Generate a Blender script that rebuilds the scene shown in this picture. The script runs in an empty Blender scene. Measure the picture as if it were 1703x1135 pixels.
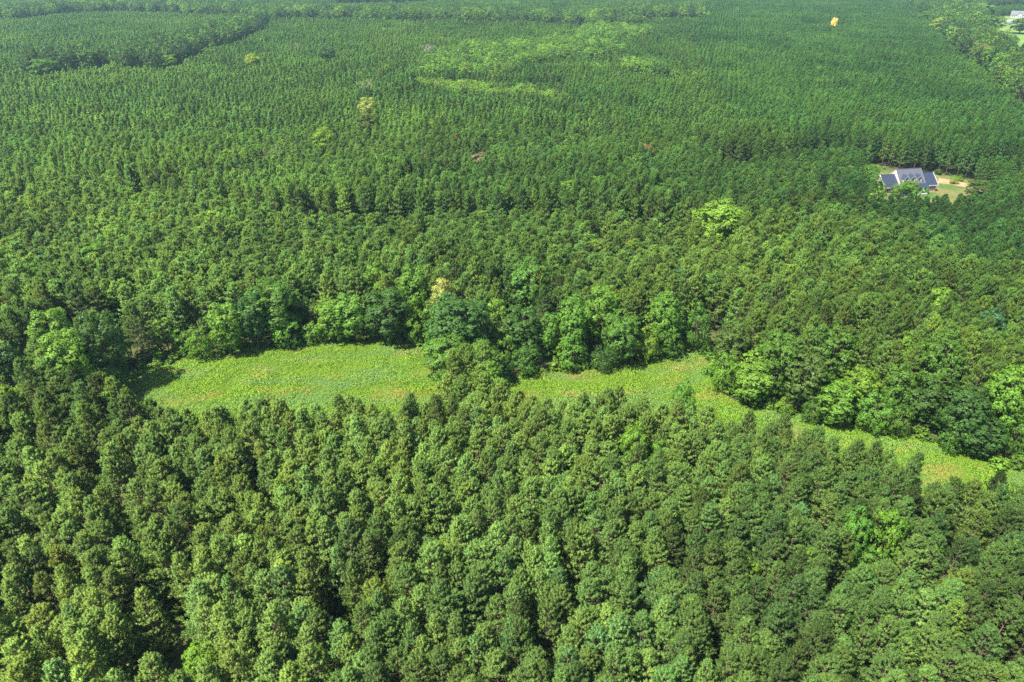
import bpy, math, random
import numpy as np
from mathutils import Vector
R_ = math.radians
sc = bpy.context.scene
# ------------------------------------------------------------------ camera
CAM_H, PITCH, FPX, PW, PH = 85.0, R_(30.0), 1136.0, 1703.0, 1135.0
cd = bpy.data.cameras.new("camera"); cam = bpy.data.objects.new("camera", cd); sc.collection.objects.link(cam)
cam.location = (0, 0, CAM_H); cam.rotation_euler = (math.pi/2 - PITCH, 0, 0)
cd.sensor_width = 36.0; cd.lens = 36.0*FPX/PW; cd.clip_start = 0.5; cd.clip_end = 12000
sc.camera = cam
# ------------------------------------------------------------------ light
SUN_EL = 60.0
SUN_DIR = Vector((-0.80, -0.52, 0)).normalized()*math.cos(R_(SUN_EL)) + Vector((0, 0, math.sin(R_(SUN_EL))))
w = bpy.data.worlds.new("World"); sc.world = w; w.use_nodes = True
nt = w.node_tree; nt.nodes.clear()
wo = nt.nodes.new('ShaderNodeOutputWorld'); bg = nt.nodes.new('ShaderNodeBackground'); sky = nt.nodes.new('ShaderNodeTexSky')
sky.sky_type = 'NISHITA'; sky.sun_disc = False; sky.sun_elevation = R_(SUN_EL)
sky.sun_rotation = math.atan2(SUN_DIR.x, SUN_DIR.y)
bg.inputs['Strength'].default_value = 0.115
nt.links.new(sky.outputs[0], bg.inputs[0]); nt.links.new(bg.outputs[0], wo.inputs[0])
sl = bpy.data.lights.new("sun", 'SUN'); sl.energy = 5.0; sl.angle = R_(0.5); sl.color = (1.0, 0.95, 0.84)
so = bpy.data.objects.new("sun", sl); sc.collection.objects.link(so)
so.rotation_euler = SUN_DIR.to_track_quat('Z', 'Y').to_euler()
sc.view_settings.view_transform = 'Standard'; sc.view_settings.look = 'None'
sc.view_settings.exposure = 1.44; sc.view_settings.gamma = 1.0; sc.view_settings.use_curve_mapping = False
sc.cycles.max_bounces = 5; sc.cycles.diffuse_bounces = 3; sc.cycles.glossy_bounces = 2
sc.cycles.transmission_bounces = 3; sc.cycles.volume_bounces = 0; sc.cycles.transparent_max_bounces = 4
sc.cycles.use_denoising = False

# ------------------------------------------------------------------ helpers
cp, sp = math.cos(PITCH), math.sin(PITCH)
def at(px, py, h=0.0):
    u, v = px-PW/2, py-PH/2
    d = (u, FPX*cp - v*sp, -FPX*sp - v*cp)
    t = (CAM_H-h)/-d[2]
    return (d[0]*t, d[1]*t)
def project(x, y, h=0.0):
    x = np.asarray(x, float); y = np.asarray(y, float)
    dz = h-CAM_H
    zc = y*cp - dz*sp; up = y*sp + dz*cp
    return PW/2+FPX*x/zc, PH/2-FPX*up/zc, zc
def inside(px, py, poly):
    px = np.asarray(px); py = np.asarray(py); c = np.zeros(px.shape, bool); n = len(poly); j = n-1
    for i in range(n):
        xi, yi = poly[i]; xj, yj = poly[j]
        if yi != yj:
            c ^= ((yi > py) != (yj > py)) & (px < (xj-xi)*(py-yi)/(yj-yi)+xi)
        j = i
    return c
def vnoise(x, y, s, seed):
    r = np.random.RandomState(seed); T = r.rand(64, 64)
    x = np.asarray(x)/s+100; y = np.asarray(y)/s+100
    xi = np.floor(x).astype(int); yi = np.floor(y).astype(int); fx = x-xi; fy = y-yi
    fx = fx*fx*(3-2*fx); fy = fy*fy*(3-2*fy)
    g = lambda a, b: T[a % 64, b % 64]
    return (g(xi, yi)*(1-fx)+g(xi+1, yi)*fx)*(1-fy)+(g(xi, yi+1)*(1-fx)+g(xi+1, yi+1)*fx)*fy
def tag(o, label=None, cat=None, group=None, kind=None):
    for k, v in (('label', label), ('category', cat), ('group', group), ('kind', kind)):
        if v: o[k] = v
    return o
def link(name, me, mats=(), parent=None):
    for m in mats: me.materials.append(m)
    o = bpy.data.objects.new(name, me); sc.collection.objects.link(o)
    if parent: o.parent = parent
    return o
def empty(name, loc, rz=0.0, s=1.0):
    o = bpy.data.objects.new(name, None); sc.collection.objects.link(o)
    o.location = loc; o.rotation_euler = (0, 0, rz); o.scale = (s, s, s); o.empty_display_size = .5
    return o

# ------------------------------------------------------------------ materials
def newmat(name):
    m = bpy.data.materials.new(name); m.use_nodes = True; m.node_tree.nodes.clear(); return m, m.node_tree
def N(t, typ, **kw):
    n = t.nodes.new(typ)
    for k, v in kw.items():
        if k in n.inputs: n.inputs[k].default_value = v
        else: setattr(n, k, v)
    return n
def noise(t, scale, detail=3, vec=None, rough=.55):
    n = N(t, 'ShaderNodeTexNoise', Scale=scale, Detail=detail, Roughness=rough)
    if vec is None:
        g = N(t, 'ShaderNodeNewGeometry'); vec = g.outputs['Position']
    t.links.new(vec, n.inputs['Vector']); return n
def ramp(t, src, stops):
    r = N(t, 'ShaderNodeValToRGB'); e = r.color_ramp.elements
    while len(e) < len(stops): e.new(.5)
    for i, (p, c) in enumerate(stops):
        e[i].position = p; e[i].color = (*c, 1) if len(c) == 3 else c
    t.links.new(src, r.inputs[0]); return r
def mixc(t, fac, a, b, mode='MIX'):
    m = N(t, 'ShaderNodeMix', data_type='RGBA', blend_type=mode)
    for s, i in ((fac, 0), (a, 6), (b, 7)):
        if hasattr(s, 'links'): t.links.new(s, m.inputs[i])
        else: m.inputs[i].default_value = s if not isinstance(s, tuple) else ((*s, 1) if len(s) == 3 else s)
    return m.outputs[2]
def foliage(name, trans=.3, spread=.45, rough=.55, spec=.3, warm=(1.25, 1.12, .7)):
    """leaf colour: per tree colour x per clump and per leaf variation of the leaves themselves"""
    m, t = newmat(name)
    a = N(t, 'ShaderNodeAttribute', attribute_type='INSTANCER', attribute_name='col')
    c = N(t, 'ShaderNodeAttribute', attribute_type='GEOMETRY', attribute_name='cv')
    mr = N(t, 'ShaderNodeMapRange'); t.links.new(c.outputs['Fac'], mr.inputs[0])
    mr.inputs[3].default_value = 1-spread; mr.inputs[4].default_value = 1+spread
    col = mixc(t, 1.0, a.outputs['Color'], mr.outputs[0], 'MULTIPLY')
    c2 = N(t, 'ShaderNodeAttribute', attribute_type='GEOMETRY', attribute_name='cw')
    wm = mixc(t, 1.0, col, warm, 'MULTIPLY')
    col = mixc(t, c2.outputs['Fac'], col, wm)
    p = N(t, 'ShaderNodeBsdfPrincipled', Roughness=rough); p.inputs['Specular IOR Level'].default_value = spec
    t.links.new(col, p.inputs['Base Color'])
    tr = N(t, 'ShaderNodeBsdfTranslucent')
    t.links.new(mixc(t, 1.0, col, (1.15, 1.2, .55), 'MULTIPLY'), tr.inputs[0])
    mx = N(t, 'ShaderNodeMixShader'); mx.inputs[0].default_value = trans
    t.links.new(p.outputs[0], mx.inputs[1]); t.links.new(tr.outputs[0], mx.inputs[2])
    o = N(t, 'ShaderNodeOutputMaterial'); t.links.new(mx.outputs[0], o.inputs[0])
    return m
def plain(name, col, rough=.7, var=.15, scale=3.0, metal=0.0, spec=.4):
    m, t = newmat(name)
    n = noise(t, scale)
    lo = tuple(x*(1-var) for x in col); hi = tuple(min(1, x*(1+var)) for x in col)
    r = ramp(t, n.outputs[0], [(.3, lo), (.7, hi)])
    p = N(t, 'ShaderNodeBsdfPrincipled', Roughness=rough, Metallic=metal); p.inputs['Specular IOR Level'].default_value = spec
    t.links.new(r.outputs[0], p.inputs['Base Color'])
    o = N(t, 'ShaderNodeOutputMaterial'); t.links.new(p.outputs[0], o.inputs[0]); return m
M = {}
M['needle'] = foliage('pine_needles', .36, .38, .6, .15)
M['leaf'] = foliage('broad_leaves', .36, .35, .5, .22)
M['bark'] = plain('pine_bark', (.16, .11, .08), .9, .35, 2.5)
M['greybark'] = plain('grey_bark', (.38, .34, .29), .9, .25, 2.5)

def meadow_mat(name, leafy, k):
    m, t = newmat(name)
    g = N(t, 'ShaderNodeNewGeometry')
    mp = N(t, 'ShaderNodeMapping'); mp.inputs['Scale'].default_value = (.055, .16, .02); mp.inputs['Rotation'].default_value = (0, 0, R_(-14))
    t.links.new(g.outputs['Position'], mp.inputs[0])
    n1 = noise(t, 1.0, 5, mp.outputs[0], .62)
    mp2 = N(t, 'ShaderNodeMapping'); mp2.inputs['Scale'].default_value = (.08, .17, .02); mp2.inputs['Rotation'].default_value = (0, 0, R_(-20)); mp2.inputs['Location'].default_value = (31, 17, 3)
    t.links.new(g.outputs['Position'], mp2.inputs[0])
    n2 = noise(t, 1.0, 5, mp2.outputs[0], .65)
    n3 = noise(t, .9, 4)
    base = ramp(t, n3.outputs[0], [(.3, (.15, .295, .026)), (.5, (.195, .335, .03)), (.72, (.26, .36, .042))]).outputs[0]
    f1 = ramp(t, n1.outputs[0], [(.46, (0, 0, 0)), (.66, (.9, .9, .9))]).outputs[0]
    c = mixc(t, f1, base, (.18, .32, .09))
    f2 = ramp(t, n2.outputs[0], [(.52, (0, 0, 0)), (.72, (.8, .8, .8))]).outputs[0]
    c = mixc(t, f2, c, (.38, .33, .085))
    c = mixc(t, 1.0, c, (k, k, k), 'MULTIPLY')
    if leafy:
        cv = N(t, 'ShaderNodeAttribute', attribute_type='GEOMETRY', attribute_name='cv')
        mr = N(t, 'ShaderNodeMapRange'); t.links.new(cv.outputs['Fac'], mr.inputs[0]); mr.inputs[3].default_value = .85; mr.inputs[4].default_value = 1.15
        c = mixc(t, 1.0, c, mr.outputs[0], 'MULTIPLY')
    p = N(t, 'ShaderNodeBsdfPrincipled', Roughness=.75); p.inputs['Specular IOR Level'].default_value = .2
    t.links.new(c, p.inputs['Base Color'])
    o = N(t, 'ShaderNodeOutputMaterial')
    if leafy:
        tr = N(t, 'ShaderNodeBsdfTranslucent'); t.links.new(c, tr.inputs[0])
        mx = N(t, 'ShaderNodeMixShader'); mx.inputs[0].default_value = .3
        t.links.new(p.outputs[0], mx.inputs[1]); t.links.new(tr.outputs[0], mx.inputs[2]); t.links.new(mx.outputs[0], o.inputs[0])
    else: t.links.new(p.outputs[0], o.inputs[0])
    return m
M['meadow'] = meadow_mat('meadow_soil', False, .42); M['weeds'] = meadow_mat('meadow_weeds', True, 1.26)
def ground_mat(name, stops, s1, s2):
    m, t = newmat(name); n = noise(t, s1, 6, None, .6); n2 = noise(t, s2, 4, None, .6)
    c = mixc(t, 1.0, ramp(t, n.outputs[0], stops).outputs[0], ramp(t, n2.outputs[0], [(.3, (.7, .7, .7)), (.7, (1.25, 1.25, 1.25))]).outputs[0], 'MULTIPLY')
    p = N(t, 'ShaderNodeBsdfPrincipled', Roughness=.9); p.inputs['Specular IOR Level'].default_value = .15
    t.links.new(c, p.inputs['Base Color'])
    o = N(t, 'ShaderNodeOutputMaterial'); t.links.new(p.outputs[0], o.inputs[0]); return m
M['floor'] = ground_mat('forest_floor', [(.35, (.04, .065, .018)), (.5, (.075, .075, .028)), (.65, (.05, .10, .02))], .15, 1.5)
M['yard'] = ground_mat('yard_soil', [(.4, (.065, .11, .022)), (.52, (.12, .12, .04)), (.66, (.17, .135, .055))], .09, .8)
M['sand'] = ground_mat('sandy_soil', [(.4, (.24, .16, .08)), (.55, (.33, .215, .115))], .2, .9)
M['field'] = ground_mat('field_grass', [(.35, (.085, .17, .028)), (.5, (.11, .19, .034)), (.7, (.24, .20, .08))], .02, .3)

# ------------------------------------------------------------------ mesh makers
def leafmesh(name, V, T, NR, CV, CW, mat, quads=False):
    k = 4 if quads else 3
    me = bpy.data.meshes.new(name)
    nv, nf = len(V), len(T)
    me.vertices.add(nv); me.vertices.foreach_set('co', V.astype(np.float32).ravel())
    me.loops.add(nf*k); me.loops.foreach_set('vertex_index', T.astype(np.int32).ravel())
    me.polygons.add(nf); me.polygons.foreach_set('loop_start', np.arange(nf, dtype=np.int32)*k)
    me.polygons.foreach_set('loop_total', np.full(nf, k, np.int32))
    me.polygons.foreach_set('use_smooth', np.ones(nf, bool))
    me.update(calc_edges=True)
    a = me.attributes.new('cv', 'FLOAT', 'POINT'); a.data.foreach_set('value', CV.astype(np.float32))
    a = me.attributes.new('cw', 'FLOAT', 'POINT'); a.data.foreach_set('value', CW.astype(np.float32))
    me.normals_split_custom_set_from_vertices(NR.astype(float).tolist())
    me.materials.append(mat)
    return me
def nrm(a): return a/np.maximum(np.linalg.norm(a, axis=-1, keepdims=True), 1e-9)
def tube_data(pts, rads, seg=6):
    V = []; F = []
    pts = [Vector(p) for p in pts]
    for i, p in enumerate(pts):
        d = (pts[min(i+1, len(pts)-1)]-pts[max(i-1, 0)]).normalized()
        a = d.orthogonal().normalized(); b = d.cross(a)
        for s in range(seg):
            an = 2*math.pi*s/seg; V.append(p+(a*math.cos(an)+b*math.sin(an))*rads[i])
    for i in range(len(pts)-1):
        for s in range(seg):
            a = i*seg+s; b = i*seg+(s+1) % seg; F.append((a, b, b+seg, a+seg))
    F.append(tuple(range(seg))[::-1]); F.append(tuple((len(pts)-1)*seg+s for s in range(seg)))
    return V, F
def wood_mesh(name, tubes, mat):
    V = []; F = []
    for pts, rads, seg in tubes:
        v, f = tube_data(pts, rads, seg); o = len(V); V += v; F += [tuple(i+o for i in q) for q in f]
    me = bpy.data.meshes.new(name); me.from_pydata([tuple(v) for v in V], [], F); me.update(); me.materials.append(mat)
    me.polygons.foreach_set('use_smooth', np.ones(len(me.polygons), bool)); return me

def pine(seed, H=15.5, R=2.4, base=.36, nb=46, tufts=8, blades=24, bl=.25, bw=.040, tl=.42, cone=1.5, trunk=True, kexp=.56):
    r = np.random.RandomState(seed)
    C = []; A = []; tubes = []
    bend = r.uniform(-.35, .35, 2)
    def axis(z):
        q = (z/H)**2; return np.array([bend[0]*q*1.5, bend[1]*q*1.5, z])
    zs = np.linspace(0, H*.97, 8)
    tubes.append(([axis(z) for z in zs], [.17*(1-.9*z/H)+.01 for z in zs], 7))
    ga = r.rand()*6.28
    lop = r.uniform(0, 6.28)
    for i in range(nb):
        t = ((i+r.rand())/nb)**.9
        z = H*(base+(1-base)*t*.97)
        ga += 2.4+r.uniform(-.5, .5)
        L = R*(max(0, 1-t**cone))**kexp*r.uniform(.72, 1.15)*(1+.15*math.cos(ga-lop))+.25
        if t < .12: L *= r.uniform(.6, 1)
        el = R_(-4+62*t**1.3)+r.uniform(-.12, .18)
        d = np.array([math.cos(ga)*math.cos(el), math.sin(ga)*math.cos(el), math.sin(el)])
        p0 = axis(z-L*.25)
        tip = p0+d*L+np.array([0, 0, .12*L])
        tubes.append(([p0, p0+d*L*.5, tip], [.045+.012*L, .03, .012], 4))
        sd = np.cross(d, [0, 0, 1]); sd /= max(1e-6, np.linalg.norm(sd))
        n = max(3, int(round(tufts*(.45+.6*L/R))))
        for k in range(n):
            s = 1-.62*(k/n)**.9*r.uniform(.7, 1.1)
            sp_ = (r.uniform(-1, 1))*(.25+.55*(1-s)+.16*L)
            c = p0+d*L*s+sd*sp_+np.array([0, 0, .12*L*s+r.uniform(-.12, .2)])
            C.append(c); A.append(d*.55+sd*sp_*.5+np.array([0, 0, .75+.2*r.rand()])+r.normal(0, .15, 3))
    for k in range(5):
        C.append(axis(H)+np.array([r.uniform(-.2, .2), r.uniform(-.2, .2), -.12*k])); A.append(np.array([r.uniform(-.3, .3), r.uniform(-.3, .3), 1]))
    C = np.array(C); A = nrm(np.array(A)); n = len(C)
    ts = r.uniform(.75, 1.3, n)
    base_p = np.repeat(C, blades, 0); ax = np.repeat(A, blades, 0); sc_ = np.repeat(ts, blades)[:, None]
    u = r.uniform(-.5, .5, (n*blades, 1))
    B = base_p+ax*u*tl*sc_
    rd = nrm(r.normal(0, 1, (n*blades, 3)))
    rd = rd-ax*(rd*ax).sum(1, keepdims=True)
    D = nrm(nrm(rd)*(1-.35*np.clip(u+.2, 0, 1)) + ax*(.55+1.1*np.clip(u, 0, .5)))
    tip = B+D*bl*sc_*r.uniform(.75, 1.2, (n*blades, 1))
    S = nrm(np.cross(D, nrm(r.normal(0, 1, (n*blades, 3)))))*bw*sc_
    mid = B+D*.0
    V = np.stack([mid+S, mid-S, tip], 1)
    crc = np.array([0, 0, H*(base+(1-base)*.3)])
    out = nrm(nrm(D)*.8+nrm(base_p-crc)*.35+np.array([0, 0, .3]))
    gn = np.cross(V[:, 1]-V[:, 0], V[:, 2]-V[:, 0]); flip = (gn*out).sum(1) < 0
    V[flip] = V[flip][:, [1, 0, 2]]
    NR = np.repeat(out, 3, 0)
    cvt = np.repeat(np.clip(r.normal(.5, .2, n), 0, 1), blades); cv = np.clip(cvt+r.normal(0, .12, n*blades), 0, 1)
    cw = np.clip(np.repeat(np.clip(r.normal(.25, .25, n), 0, 1), blades)+r.normal(0, .1, n*blades), 0, 1)
    V = V.reshape(-1, 3); T = np.arange(len(V)).reshape(-1, 3)
    crown = leafmesh('pine_crown', V, T, NR, np.repeat(cv, 3), np.repeat(cw, 3), M['needle'])
    wood = wood_mesh('pine_wood', tubes if trunk else tubes[:1], M['bark'])
    return crown, wood

def broad(seed, H=16.0, R=4.0, base=.12, nblob=20, ncl=22, nl=12, ls=.26, top=.62, bark='bark', flat=1.0):
    """broadleaf tree: lobed crown of leaf clusters over real limbs"""
    r = np.random.RandomState(seed)
    tubes = [([(0, 0, 0), (r.uniform(-.2, .2), r.uniform(-.2, .2), H*.35), (r.uniform(-.4, .4), r.uniform(-.4, .4), H*.8)], [.03*H*.5, .02*H*.6, .04], 8)]
    cz = H*(base+1)/2; hz = H*(1-base)/2
    blobs = []
    for i in range(nblob):
        f = (i+.5)/nblob; zz = -1+2*f; zz = zz*.92
        a = i*2.4+r.uniform(-.5, .5)
        prof = math.sqrt(max(0, 1-abs(zz)**(2.6 if zz > 0 else 3.5)))
        if zz < 0: prof *= .85+.15*(1+zz)
        rr = R*.68*prof*r.uniform(.8, 1.12)
        br = R*(.36+.12*r.rand())*(1 if zz < .6 else .8)*flat
        c = np.array([math.cos(a)*rr, math.sin(a)*rr, cz+zz*hz*.86])
        c[2] = min(c[2], H-br*.8)
        blobs.append((c, br))
        tubes.append(([(0, 0, max(.5, c[2]-rr*.9-.5)), tuple((np.array([0, 0, c[2]-rr*.3])+c)/2), tuple(c)], [.09, .06, .02], 4))
    Cc = []; No = []; Bo = []
    for bi, (c, br) in enumerate(blobs):
        n = int(ncl*(br/(R*.42))**2)
        d = nrm(r.normal(0, 1, (n, 3))); d[:, 2] = np.where(d[:, 2] < -.35, -d[:, 2], d[:, 2])
        oc = nrm(c-np.array([0, 0, cz-hz*.3]))
        d = nrm(d+oc*.35)
        p = c+d*br*r.uniform(.78, 1.12, (n, 1)); p[:, 2] = c[2]+(p[:, 2]-c[2])*.85
        Cc.append(p); No.append(nrm(d*.8+oc*.3+np.array([0, 0, .2]))); Bo.append(np.full(n, r.rand()))
    Cc = np.concatenate(Cc); No = np.concatenate(No); Bo = np.concatenate(Bo)
    keep = Cc[:, 2] > .25; Cc = Cc[keep]; No = No[keep]; Bo = Bo[keep]
    n = len(Cc)
    cs = R*.105*r.uniform(.7, 1.3, (n, 1))+.1
    P = np.repeat(Cc, nl, 0); nn = np.repeat(No, nl, 0); csr = np.repeat(cs, nl, 0)
    dd = nrm(r.normal(0, 1, (n*nl, 3))+nn*.8)
    P = P+dd*csr*r.uniform(.5, 1.1, (n*nl, 1))*np.array([1, 1, .7])
    ln = nrm(dd*.5+nn*.5+r.normal(0, .45, (n*nl, 3)))
    a = nrm(np.cross(ln, nrm(r.normal(0, 1, (n*nl, 3))))); b = np.cross(ln, a)
    s = ls*r.uniform(.6, 1.25, (n*nl, 1))
    V = np.stack([P-a*s*.75, P-b*s*.42-ln*s*.1, P+a*s*.75, P+b*s*.42-ln*s*.1], 1)
    out = nrm(dd*.5+nn*.6+ln*.25)
    gn = np.cross(V[:, 1]-V[:, 0], V[:, 2]-V[:, 0]); flip = (gn*out).sum(1) < 0
    V[flip] = V[flip][:, ::-1]
    NR = np.repeat(out, 4, 0)
    cv = np.clip(.5+.35*(np.repeat(Bo, nl)-.5)+np.repeat(r.normal(0, .15, n), nl)+r.normal(0, .15, n*nl), 0, 1)
    cw = np.clip(np.repeat(r.normal(.25, .25, n), nl), 0, 1)
    V = V.reshape(-1, 3); T = np.arange(len(V)).reshape(-1, 4)
    crown = leafmesh('leaf_crown', V, T, NR, np.repeat(cv, 4), np.repeat(cw, 4), M['leaf'], True)
    return crown, wood_mesh('tree_wood', tubes, M[bark])

def bare(seed, H=11.0, R=3.5, tips=90):
    """mostly leafless tree: forked grey limbs with a few leaf clusters"""
    r = np.random.RandomState(seed); tubes = []; ends = []
    def grow(p, d, L, rad, lev):
        q = p+d*L; m = p+d*L*.5+r.normal(0, .05*L, 3)
        tubes.append(([p, m, q], [rad, rad*.8, rad*.6], 5 if lev < 2 else 3))
        if lev >= 4: ends.append(q); return
        for k in range(3 if lev > 0 else 5):
            nd = nrm(d*.9+r.normal(0, .55, 3)+np.array([0, 0, .15])); grow(q if k else m+(q-m)*.5, nd, L*r.uniform(.55, .75), rad*.55, lev+1)
    grow(np.zeros(3), np.array([0, 0, 1.]), H*.38, .2, 0)
    ends = np.array(ends); idx = r.choice(len(ends), min(tips, len(ends)), False); P = np.repeat(ends[idx], 8, 0)
    n = len(P); P = P+r.normal(0, .28, (n, 3)); ln = nrm(r.normal(0, 1, (n, 3))+[0, 0, .6])
    a = nrm(np.cross(ln, nrm(r.normal(0, 1, (n, 3))))); b = np.cross(ln, a); s = .2
    V = np.stack([P-a*s, P-b*s*.6, P+a*s, P+b*s*.6], 1).reshape(-1, 3)
    T = np.arange(len(V)).reshape(-1, 4); cv = np.repeat(r.rand(n), 4)
    return leafmesh('sparse_crown', V, T, np.repeat(ln, 4, 0), cv, cv*.5, M['leaf'], True), wood_mesh('bare_wood', tubes, M['greybark'])

def grass_clump(seed, rad=.45, h=.45, n=70, bw=.05):
    r = np.random.RandomState(seed)
    a = r.uniform(0, 6.28, n); q = np.sqrt(r.rand(n))*rad
    B = np.stack([np.cos(a)*q, np.sin(a)*q, np.zeros(n)], 1)
    D = nrm(np.stack([np.cos(a)*q*1.6+r.normal(0, .25, n), np.sin(a)*q*1.6+r.normal(0, .25, n), np.full(n, .8)], 1))
    L = h*(1-.5*(q/rad)**2)*r.uniform(.6, 1.2, n)
    S = nrm(np.cross(D, nrm(r.normal(0, 1, (n, 3)))))*bw
    m = B+D*(L*.55)[:, None]
    V = np.stack([B+S*.6, B-S*.6, m+S, m-S, B+D*L[:, None]], 1).reshape(-1, 3)
    T = np.concatenate([np.array([[0, 1, 3], [0, 3, 2], [2, 3, 4]])+5*i for i in range(n)])
    NR = np.repeat(nrm(D*.3+np.array([-.15, -.1, 1.4])), 5, 0); cv = np.repeat(np.clip(r.normal(.5, .25, n), 0, 1), 5)
    return leafmesh('weed_clump', V, T, NR, cv, cv*0, M['weeds'])

def join_meshes(name, ms):
    """crown and wood of a distant tree in one mesh"""
    V = []; NRM = []; polys = []; mi = []; mats = []; cv = []; cw = []; off = 0
    for k, me in enumerate(ms):
        n = len(me.vertices); co = np.zeros(n*3, np.float32); me.vertices.foreach_get('co', co); V.append(co.reshape(-1, 3))
        for p in me.polygons: polys.append(tuple(v+off for v in p.vertices)); mi.append(k)
        if 'cv' in me.attributes:
            a = np.zeros(n, np.float32); me.attributes['cv'].data.foreach_get('value', a); cv.append(a)
            a = np.zeros(n, np.float32); me.attributes['cw'].data.foreach_get('value', a); cw.append(a)
            nn = np.zeros(len(me.loops)*3, np.float32); me.corner_normals.foreach_get('vector', nn)
            li = np.zeros(len(me.loops), np.int32); me.loops.foreach_get('vertex_index', li)
            vn = np.zeros((n, 3)); vn[li] = nn.reshape(-1, 3); NRM.append(vn)
        else:
            cv.append(np.zeros(n)); cw.append(np.zeros(n))
            vn = np.zeros(n*3, np.float32); me.vertex_normals.foreach_get('vector', vn); NRM.append(vn.reshape(-1, 3))
        off += n; mats.append(me.materials[0])
    me = bpy.data.meshes.new(name); me.from_pydata(np.concatenate(V).tolist(), [], polys); me.update()
    for m in mats: me.materials.append(m)
    me.polygons.foreach_set('material_index', np.array(mi, np.int32)); me.polygons.foreach_set('use_smooth', np.ones(len(polys), bool))
    for nme, arr in (('cv', cv), ('cw', cw)):
        a = me.attributes.new(nme, 'FLOAT', 'POINT'); a.data.foreach_set('value', np.concatenate(arr).astype(np.float32))
    me.normals_split_custom_set_from_vertices(np.concatenate(NRM).tolist())
    return me

# ------------------------------------------------------------------ scatter of uncountable plants (one object each)
def source_collection(name, meshes):
    c = bpy.data.collections.new(name)          # not linked to the scene: only a source of shapes
    for i, me in enumerate(meshes):
        o = bpy.data.objects.new('%s_%02d' % (name, i), me); c.objects.link(o)
    return c
def scatter(name, pts, rot, scl, idx, col, coll, label, cat):
    me = bpy.data.meshes.new(name); me.vertices.add(len(pts)); me.vertices.foreach_set('co', np.asarray(pts, np.float32).ravel())
    def att(n, typ, d, field='value'):
        a = me.attributes.new(n, typ, 'POINT'); a.data.foreach_set(field, d)
    att('rot', 'FLOAT_VECTOR', np.asarray(rot, np.float32).ravel(), 'vector')
    att('scl', 'FLOAT_VECTOR', np.asarray(scl, np.float32).ravel(), 'vector')
    att('idx', 'INT', np.asarray(idx, np.int32))
    if col is not None: att('col', 'FLOAT_VECTOR', np.asarray(col, np.float32).ravel(), 'vector')
    o = bpy.data.objects.new(name, me); sc.collection.objects.link(o)
    ng = bpy.data.node_groups.new(name+'_nodes', 'GeometryNodeTree')
    ng.interface.new_socket('Geometry', in_out='INPUT', socket_type='NodeSocketGeometry')
    ng.interface.new_socket('Geometry', in_out='OUTPUT', socket_type='NodeSocketGeometry')
    gi = ng.nodes.new('NodeGroupInput'); go = ng.nodes.new('NodeGroupOutput')
    ip = ng.nodes.new('GeometryNodeInstanceOnPoints'); ci = ng.nodes.new('GeometryNodeCollectionInfo')
    ci.inputs['Collection'].default_value = coll; ci.inputs['Separate Children'].default_value = True; ci.inputs['Reset Children'].default_value = True
    L = ng.links
    L.new(gi.outputs[0], ip.inputs['Points']); L.new(ci.outputs[0], ip.inputs['Instance']); ip.inputs['Pick Instance'].default_value = True
    def na(n, t):
        a = ng.nodes.new('GeometryNodeInputNamedAttribute'); a.data_type = t; a.inputs['Name'].default_value = n
        return [s for s in a.outputs if s.enabled and s.name == 'Attribute'][0]
    e2r = ng.nodes.new('FunctionNodeEulerToRotation')
    L.new(na('rot', 'FLOAT_VECTOR'), e2r.inputs[0]); L.new(e2r.outputs[0], ip.inputs['Rotation'])
    L.new(na('scl', 'FLOAT_VECTOR'), ip.inputs['Scale']); L.new(na('idx', 'INT'), ip.inputs['Instance Index'])
    L.new(ip.outputs[0], go.inputs[0])
    md = o.modifiers.new('scatter', 'NODES'); md.node_group = ng
    tag(o, label, cat, kind='stuff'); return o

# ------------------------------------------------------------------ ground
def sheet(name, pts, z, mat, kind='structure', wob=0.0):
    P = []
    for i in range(len(pts)):                    # subdivide edges and wobble them a little
        a = Vector(pts[i]); b = Vector(pts[(i+1) % len(pts)]); n = max(1, int((b-a).length/3)) if wob else 1
        for k in range(n):
            q = a.lerp(b, k/n)
            if wob: q = q+Vector((random.uniform(-wob, wob), random.uniform(-wob, wob)))
            P.append(q)
    me = bpy.data.meshes.new(name); me.from_pydata([(p.x, p.y, z) for p in P], [], [tuple(range(len(P)))]); me.update()
    if me.polygons[0].normal.z < 0: me.flip_normals()
    return tag(link(name, me, [mat]), kind=kind)
random.seed(5)
G = 3200.0
sheet('ground', [(-G, -G), (G, -G), (G, G), (-G, G)], 0, M['floor'])
STAND_H = 15.0
farA = [(160, 690), (185, 640), (225, 612), (262, 602), (300, 597), (340, 590), (400, 576), (470, 566), (530, 561), (610, 564), (690, 562), (712, 590), (738, 622), (752, 655)]
nearA = [(735, 652), (690, 655), (640, 658), (560, 662), (500, 655), (420, 660), (330, 668), (260, 672)]
farB = [(800, 655), (838, 634), (880, 618), (950, 612), (1060, 602), (1120, 588), (1182, 574), (1188, 620), (1212, 666), (1300, 680), (1370, 702), (1470, 714), (1560, 738), (1640, 764), (1703, 774), (1800, 792)]
nearB = [(1800, 818), (1703, 795), (1620, 780), (1565, 800), (1530, 750), (1440, 731), (1340, 705), (1230, 680), (1150, 660), (1060, 652), (980, 656), (900, 652), (850, 650)]
meadA = [at(*p) for p in farA]+[at(*p, STAND_H-.5) for p in nearA]
meadB = [at(*p) for p in farB]+[at(*p, STAND_H-.5) for p in nearB]
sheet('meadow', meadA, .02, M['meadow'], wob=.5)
sheet('meadow', meadB, .02, M['meadow'], wob=.5)
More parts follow.
